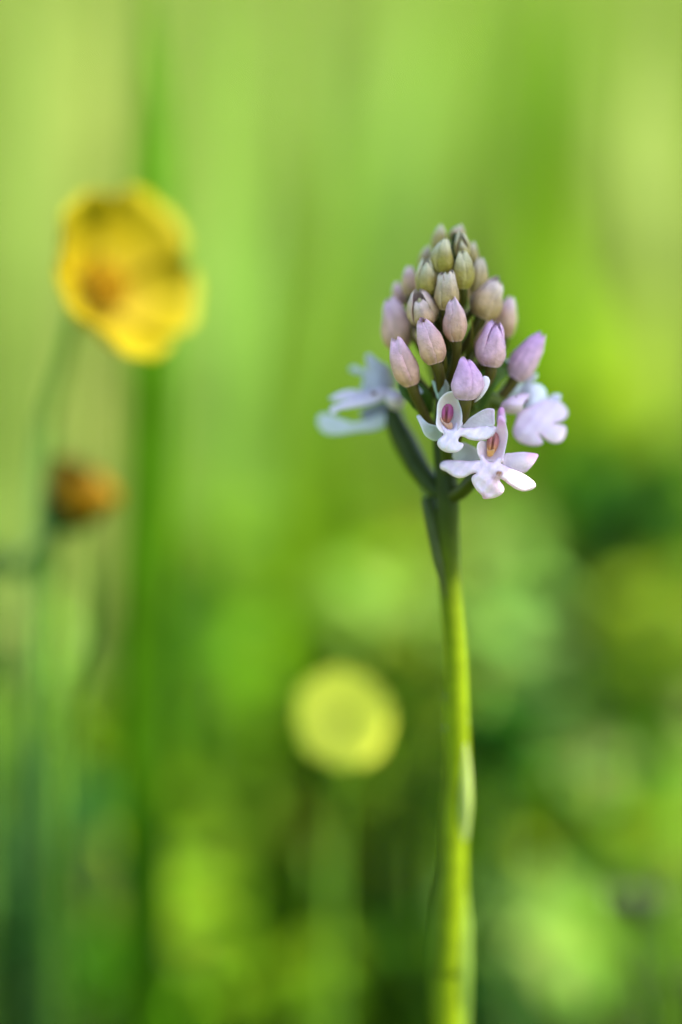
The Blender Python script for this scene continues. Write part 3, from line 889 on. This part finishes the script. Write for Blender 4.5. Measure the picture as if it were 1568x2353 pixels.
# fading brown bud on the left
def brown_bud():
    base = P(128, 1205, .046); tip = P(205, 1100, .044)
    pts = to_ground([base, P(105, 1245, .047), P(40, 1310, .05), P(-30, 1390, .054)])
    t = thing('buttercup_bud', pts[-1], 'fading orange brown flower bud with dark sepals under the large buttercup', 'flower bud')
    tube('stem', pts, [.0011] * len(pts), (0.06, 0.13, 0.02), M_STEM, t, 8)
    ax = (tip - base).normalized()
    petal_bowl(t, base, ax, .0070, 5, 1.05, 1.4, (0.28, 0.155, 0.003), (0.18, 0.10, 0.003), roll=.2)
    petal_bowl(t, base - ax * .0006, ax, .0056, 5, .75, 1.3, (0.010, 0.030, 0.006), (0.008, 0.025, 0.005), 'sepal', roll=.8)
    stamens(t, base + ax * .001, ax, .0022, 24, (0.45, 0.24, 0.03))
    return t


brown_bud()


# seed head low on the right
def seed_head():
    top = P(1455, 2110, .060)
    pts = to_ground([top, P(1458, 2180, .061), P(1464, 2300, .063), P(1470, 2420, .066)])
    t = thing('seed_head', pts[-1], 'grey green seed head with drooping oval pods on a thin stalk', 'seed head')
    tube('stem', pts, [.0005] + [.0006] * (len(pts) - 1), (0.07, 0.11, 0.03), M_STEM, t, 8)
    for (du, dd) in ((-50, 0), (-14, .002), (16, -.002), (46, .001)):
        a = P(1455 + du * .15, 2112, .060 + dd * .3); m = P(1455 + du * .7, 2124, .060 + dd); b = P(1455 + du, 2104, .060 + dd); c = P(1455 + du * 1.04, 2034, .060 + dd)
        tube('pod', [a, m, b, b.lerp(c, .5), c], [.0003, .0005, .0012, .0014, .0002], (0.022, 0.038, 0.008), M_STEM, t, 8)
    return t


seed_head()


# ================================================================ NEARBY BLADES AND LEAVES
def blade(name, pts3, wid, c, label, cat='grass', group=None, tipc=None, fold=.25):
    pts = to_ground([P(u, v, d) for u, v, d in pts3])
    n = len(pts)
    ws = [wid * .05] + [wid * min(1, .45 + .3 * i) for i in range(1, n - 2)] + [wid * .8, wid * .6]
    root = pts[-1].copy()
    o = leaf_strip(name, pts, ws, c, M_GRASS, None, fold=fold, tipc=tipc, origin=root)
    tag(o, label, cat, group)
    return o


BLADES = [
    (((330, -60, .075), (345, 300, .070), (352, 700, .066), (345, 1100, .066), (330, 1500, .068)), 7.0, (0.060, 0.165, 0.003), 'broad deep green grass blade rising behind the large buttercup'),
    (((100, 940, .060), (96, 1080, .058), (88, 1230, .058), (70, 1500, .06)), 2.2, (0.09, 0.20, 0.05), 'blue green grass blade behind the brown bud'),
    (((225, 1230, .052), (218, 1330, .052), (205, 1470, .053), (165, 1700, .055)), 1.3, (0.11, 0.22, 0.03), 'thin stalk of grass under the brown bud'),
    (((1470, 2140, .06), (1500, 2210, .06), (1545, 2265, .06), (1610, 2340, .06)), 1.5, (0.08, 0.12, 0.03), 'thin bent grass blade beside the grey seed head'),
]
for pts, wid, c, lb in BLADES:
    blade('grass_blade', pts, wid * 1e-3, c, lb)

KINDS = {
    'P': ((0.22, 0.325, 0.058), 'pale yellow green grass blade'),
    'W': ((0.21, 0.335, 0.065), 'whitish glaucous grass blade'),
    'L': ((0.145, 0.255, 0.012), 'light green grass blade'),
    'Y': ((0.19, 0.31, 0.006), 'bright yellow green grass blade'),
    'M': ((0.095, 0.21, 0.003), 'mid green grass blade'),
    'D': ((0.055, 0.16, 0.002), 'deep green grass blade'),
    'K': ((0.007, 0.034, 0.004), 'blackish green grass blade'),
    'O': ((0.13, 0.18, 0.006), 'olive green grass blade'),
}
ANCHORS = [(300, 620, 'behind the large buttercup'), (180, 1150, 'behind the brown flower bud'), (785, 1500, 'above the small round yellow flower'), (742, 1950, 'around the dull olive flower'),
           (1050, 560, 'behind the tip of the orchid spike'), (1250, 900, 'behind the half turned pink orchid flower'), (780, 950, 'behind the bluish blurred orchid flower'), (1045, 1450, 'behind the upper orchid stem'),
           (1045, 2100, 'behind the foot of the orchid stem'), (1450, 2080, 'around the grey seed head'), (1430, 1250, 'beside the dark leafy plant'), (60, 2060, 'around the dark plant below the bud'),
           (600, 60, 'in the pale meadow beyond the buttercup'), (1400, 150, 'in the open meadow beyond the spike'), (400, 2000, 'between the dark plant and the olive flower'), (540, 1350, 'among the deep green leafy plant')]
FIELD = [  # u top, v top, u bottom, v bottom, width mm, depth m, kind
    (60, -80, 40, 900, 7, .16, 'P'), (150, -90, 180, 800, 8, .21, 'P'), (238, -80, 225, 560, 9, .19, 'P'), (450, -90, 470, 900, 7, .22, 'P'), (565, 430, 530, 1100, 6, .19, 'P'),
    (640, -80, 600, 600, 8, .24, 'P'), (800, 230, 725, 900, 4.5, .13, 'M'), (900, 60, 830, 700, 7, .26, 'P'), (985, -80, 940, 500, 8, .24, 'L'), (1045, -80, 960, 450, 5, .21, 'P'),
    (1265, -90, 1190, 520, 9, .2, 'D'), (1335, -90, 1290, 430, 8, .21, 'M'), (1430, 60, 1480, 700, 8, .18, 'W'), (1545, 60, 1530, 720, 8, .18, 'P'), (1240, 420, 1330, 950, 7, .18, 'Y'),
    (1480, 640, 1470, 1050, 9, .16, 'Y'), (1370, 700, 1350, 1050, 7, .18, 'Y'), (1210, 620, 1180, 1000, 6, .2, 'L'), (640, 900, 600, 1500, 8, .2, 'M'), (830, 950, 800, 1450, 8, .2, 'M'),
    (915, 1200, 905, 1520, 6, .18, 'O'), (1160, 1210, 1130, 1650, 6, .13, 'W'), (1100, 1480, 1105, 1700, 4, .12, 'W'), (960, 1440, 940, 1760, 5, .14, 'P'), (1260, 1560, 1260, 1900, 5, .14, 'L'),
    (1400, 1480, 1390, 1900, 7, .15, 'M'), (1525, 1330, 1535, 1800, 6, .15, 'L'), (1350, 1900, 1340, 2200, 6, .14, 'L'), (1520, 1850, 1525, 2250, 7, .15, 'M'), (1155, 1900, 1160, 2250, 5, .13, 'L'),
    (1235, 2060, 1230, 2353, 5, .12, 'W'), (25, 980, 0, 1400, 6, .15, 'P'), (180, 860, 175, 1120, 4, .15, 'P'), (60, 1400, 35, 1800, 5, .12, 'L'), (290, 1560, 280, 2000, 6, .13, 'D'),
    (395, 1780, 420, 2353, 6, .13, 'L'), (320, 1880, 310, 2353, 6, .12, 'L'), (560, 1700, 600, 2353, 7, .15, 'L'), (640, 1880, 660, 2353, 6, .14, 'O'), (470, 1380, 500, 1900, 8, .17, 'D'),
    (150, 1850, 140, 2353, 6, .11, 'D'), (60, 1700, 40, 2353, 6, .10, 'D'), (20, 1900, 0, 2353, 5, .10, 'K'), (110, 2150, 90, 2400, 5, .09, 'K'), (915, 1850, 900, 2300, 6, .14, 'Y'),
    (985, 2080, 975, 2353, 5, .12, 'D'), (740, 2050, 750, 2353, 6, .14, 'L'), (560, 1180, 540, 1700, 8, .19, 'D'), (330, 1250, 320, 1750, 6, .12, 'D'), (420, 1000, 400, 1600, 6, .18, 'M'),
    (700, 1120, 690, 1700, 8, .21, 'D'), (1000, 1000, 985, 1500, 7, .22, 'M'), (1450, 1600, 1450, 2100, 6, .17, 'P'), (1560, 2050, 1560, 2400, 6, .13, 'M'), (1080, 2220, 1090, 2420, 4, .11, 'D'),
    (1340, 1300, 1330, 1700, 6, .16, 'D'), (1200, 1000, 1230, 1400, 6, .19, 'L'), (880, 650, 870, 1050, 6, .22, 'L'), (650, 620, 640, 1000, 5, .18, 'L'), (440, 1650, 430, 2200, 6, .16, 'L'),
]
_r = random.Random(12)
for (u0, v0, u1, v1, wd, d, kd) in FIELD:
    c, lb = KINDS[kd]
    um = (u0 + u1) / 2 + _r.uniform(-15, 15)
    pts = to_ground([P(u0, v0, d + .01), P(um, (v0 + v1) / 2, d + .002), P(u1, v1, d)])
    n = len(pts)
    ws = [wd * .05, wd * .85] + [wd] * (n - 3) + [wd * .6]
    fc = (-FWD * .8 + sd * _r.uniform(.5, 1.1) + Vector((_r.uniform(-.35, .35), 0, 0))).normalized()
    o = leaf_strip('grass_blade', pts, [x * 1e-3 for x in ws], [x * _r.uniform(.85, 1.15) for x in c], M_GRASS, None, fold=.2, origin=pts[-1].copy(), facing=fc)
    where = min(ANCHORS, key=lambda q: math.hypot(q[0] - (u0 + u1) / 2, q[1] - (.6 * max(v0, 60) + .4 * v1)))[2]
    tag(o, KINDS[kd][1] + ' ' + where, 'grass', KINDS[kd][1] + 's ' + where)


def leafy_plant(name, u, v, d, R, n, c, label, seed, leaf=(.010, .022), group=None):
    """low leafy herb: stem plus oval leaves round a centre"""
    r = random.Random(seed)
    ctr = P(u, v, d)
    z0 = float(ground_h(ctr.x, ctr.y))
    t = thing(name, Vector((ctr.x, ctr.y, z0)), label, 'plant', group)
    base = Vector((ctr.x, ctr.y, z0 - .003))
    tube('stem', [ctr + Vector((0, 0, R * .4)), ctr.lerp(base, .3) + Vector((.002, .001, 0)), ctr.lerp(base, .7), base], [.0006, .001, .0012, .0014], (0.05, 0.10, 0.02), M_STEM, t, 8)
    for k in range(n):
        hz = r.uniform(-1, 1)
        th = k * 2.39996 + r.uniform(-.3, .3)
        q = ctr + Vector((0, 0, hz * R * .8))
        L = r.uniform(*leaf)
        out = Vector((math.cos(th), math.sin(th), r.uniform(.1, .7))).normalized()
        e = q + out * L - Vector((0, 0, L * .25))
        m1 = q + out * L * .35; m2 = q + out * L * .7
        leaf_strip('leaf', [q, m1, m2, e], [.0012, L * .42, L * .40, .0004], [x * r.uniform(.75, 1.25) for x in c], M_GRASS, t, fold=.15, facing=(sd * .8 - FWD * .5 + Vector((r.uniform(-.4, .4), r.uniform(-.4, .4), r.uniform(-.2, .4)))).normalized())
    return t


SHADE_GREEN = (0.018, 0.072, 0.003)  # dark leaves, with the shade they stand in added to the colour
PLANTS = [
    ('shaded_herb', 1450, 1200, .14, .009, 26, SHADE_GREEN, 'shade coloured dark leafy plant standing behind the orchid to the side of its lowest flowers', (.010, .019)),
    ('shaded_herb', 1150, 1725, .075, .0055, 34, SHADE_GREEN, 'small shade coloured dark leafy plant close behind the lower orchid stem', (.005, .009)),
    ('leafy_herb', 1300, 1450, .20, .012, 18, (0.05, 0.12, 0.03), 'mid green leafy plant beneath the dark leafy plant', (.010, .02)),
    ('leafy_herb', 40, 2060, .10, .012, 24, (0.02, 0.07, 0.012), 'dark green leafy plant at the foot of the brown bud', (.010, .022)),
    ('leafy_herb', 780, 2180, .22, .010, 18, (0.03, 0.08, 0.015), 'dark leafy plant low in the grass under the olive yellow flower', (.010, .02)),
    ('leafy_herb', 520, 1480, .30, .02, 26, (0.03, 0.10, 0.008), 'deep green leafy plant rising out of the grass between buttercup and orchid', (.014, .03)),
]
for i, (nm, u, v, d, R, n, c, lb, lf) in enumerate(PLANTS):
    leafy_plant(nm, u, v, d, R, n, c, lb, 40 + i, lf)

HC = {'w': ((0.22, 0.345, 0.060), 'pale glaucous'), 'l': ((0.19, 0.32, 0.012), 'light green'), 'm': ((0.13, 0.285, 0.004), 'mid green'), 'd': ((0.036, 0.115, 0.003), 'deep green'), 'k': ((0.012, 0.05, 0.004), 'blackish green'), 'o': ((0.15, 0.19, 0.006), 'olive')}
HERBS = [(900, 1450, .13, 6, 'w'), (960, 1330, .15, 6, 'l'), (1120, 1290, .13, 6, 'w'), (1200, 1560, .12, 6, 'w'), (930, 1700, .12, 6, 'l'), (1200, 1880, .12, 6, 'l'), (1560, 1700, .13, 7, 'w'), (860, 1800, .13, 6, 'l'), (1180, 2100, .12, 6, 'w'), (330, 2010, .12, 7, 'l'), (420, 2200, .12, 7, 'l'), (1450, 1950, .13, 7, 'l'), (60, 1450, .12, 6, 'w'), (1150, 1400, .13, 7, 'w'), (1000, 1570, .12, 6, 'l'), (1300, 1690, .13, 7, 'w'), (1345, 1780, .12, 6, 'w'), (1530, 1430, .13, 7, 'l'), (960, 1850, .13, 6, 'l'), (1150, 1990, .12, 6, 'l'), (1235, 2220, .11, 6, 'w'),
         (1500, 1880, .14, 7, 'l'), (1310, 1450, .14, 6, 'd'), (1470, 1640, .13, 7, 'm'), (1000, 2210, .12, 6, 'd'), (1125, 2340, .10, 6, 'k'), (860, 2080, .15, 6, 'd'), (560, 1600, .16, 9, 'm'), (420, 1520, .15, 9, 'd'),
         (330, 1800, .13, 8, 'm'), (420, 2030, .13, 8, 'l'), (560, 2120, .14, 8, 'm'), (150, 1650, .13, 7, 'm'), (40, 1560, .13, 7, 'w'), (250, 2230, .11, 7, 'm'), (150, 2240, .10, 7, 'd'), (30, 2230, .09, 7, 'k'),
         (700, 1480, .18, 9, 'm'), (640, 2330, .12, 7, 'm'), (1400, 2250, .12, 7, 'm'), (1300, 2050, .13, 7, 'm'), (640, 1300, .2, 10, 'm'), (780, 1250, .2, 10, 'm'), (920, 1350, .18, 8, 'o'), (40, 1830, .11, 6, 'k'),
         (1540, 1120, .15, 7, 'm'), (1380, 1290, .16, 6, 'd'), (680, 1800, .14, 7, 'o'), (1060, 1500, .12, 5, 'w'), (500, 1280, .18, 9, 'm'), (1330, 1050, .17, 7, 'l'), (880, 2300, .13, 7, 'd'), (480, 2320, .12, 7, 'm')]
for i, (u, v, d, R, kd) in enumerate(HERBS):
    c, nm = HC[kd]
    where = min(ANCHORS, key=lambda q: math.hypot(q[0] - u, q[1] - v))[2]
    leafy_plant('meadow_herb', u, v, d, R * 1e-3, 12, c, 'small ' + nm + ' leafy herb ' + where, 140 + i, (.006, .013), 'small ' + nm + ' herbs ' + where)


# ================================================================ UNSEEN DOCK ADDED TO THE RIGHT, PUT THERE TO SHADE THE SPIKE
def sunshade():
    head = P(1040, 880, .006)
    ctr = head + sd * 0.30
    sx = 0.235; sy = ctr.y + 0.07
    base = Vector((sx, sy, float(ground_h(sx, sy)) - .004))
    t = thing('added_sunshade', base, 'added unseen broad leaved dock plant shading the orchid spike', 'plant')
    top = Vector((sx - .01, sy + .01, .62))
    tube('stem', [top, base.lerp(top, .66) + Vector((.006, 0, 0)), base.lerp(top, .33), base], [.0015, .003, .004, .005], (0.16, 0.12, 0.05), M_STEM, t, 10)
    n0 = np.array(sd)
    # added leaf set between sun and spike to shade it
    x = sd.cross(Vector((0, 0, 1))).normalized(); y = x.cross(sd).normalized()
    for k, (c, L, W) in enumerate(((ctr, .085, .029),)):
        tipd = x
        pts = [c - tipd * L * .55, c - tipd * L * .3, c, c + tipd * L * .28, c + tipd * L * .5]
        leaf_strip('leaf', pts, [W * .25, W * .95, W, W * .7, W * .04], (0.035, 0.085, 0.015), M_STEM, t, fold=.12, facing=sd, th=.0006)
        at = base.lerp(top, .86)
        tube('leaf_stalk', [pts[0] + tipd * .004, pts[0].lerp(at, .5) + Vector((0, 0, .008)), at], [.0012, .0014, .0018], (0.14, 0.12, 0.04), M_STEM, t, 8)
    r = random.Random(5)
    for k in range(6):
        q = base.lerp(top, .30 + .11 * k)
        th = r.uniform(-1.5, .6)
        out = Vector((math.cos(th), math.sin(th), .5)).normalized()
        L = r.uniform(.07, .10) * (1 - .06 * k)
        leaf_strip('leaf', [q, q + out * L * .3, q + out * L * .65 - Vector((0, 0, .1 * L)), q + out * L - Vector((0, 0, .35 * L))], [.004, L * .3, L * .33, .001], (0.04, 0.10, 0.018), M_GRASS, t, facing=Vector((0, 0, 1)), th=.0005, fold=.12)


sunshade()
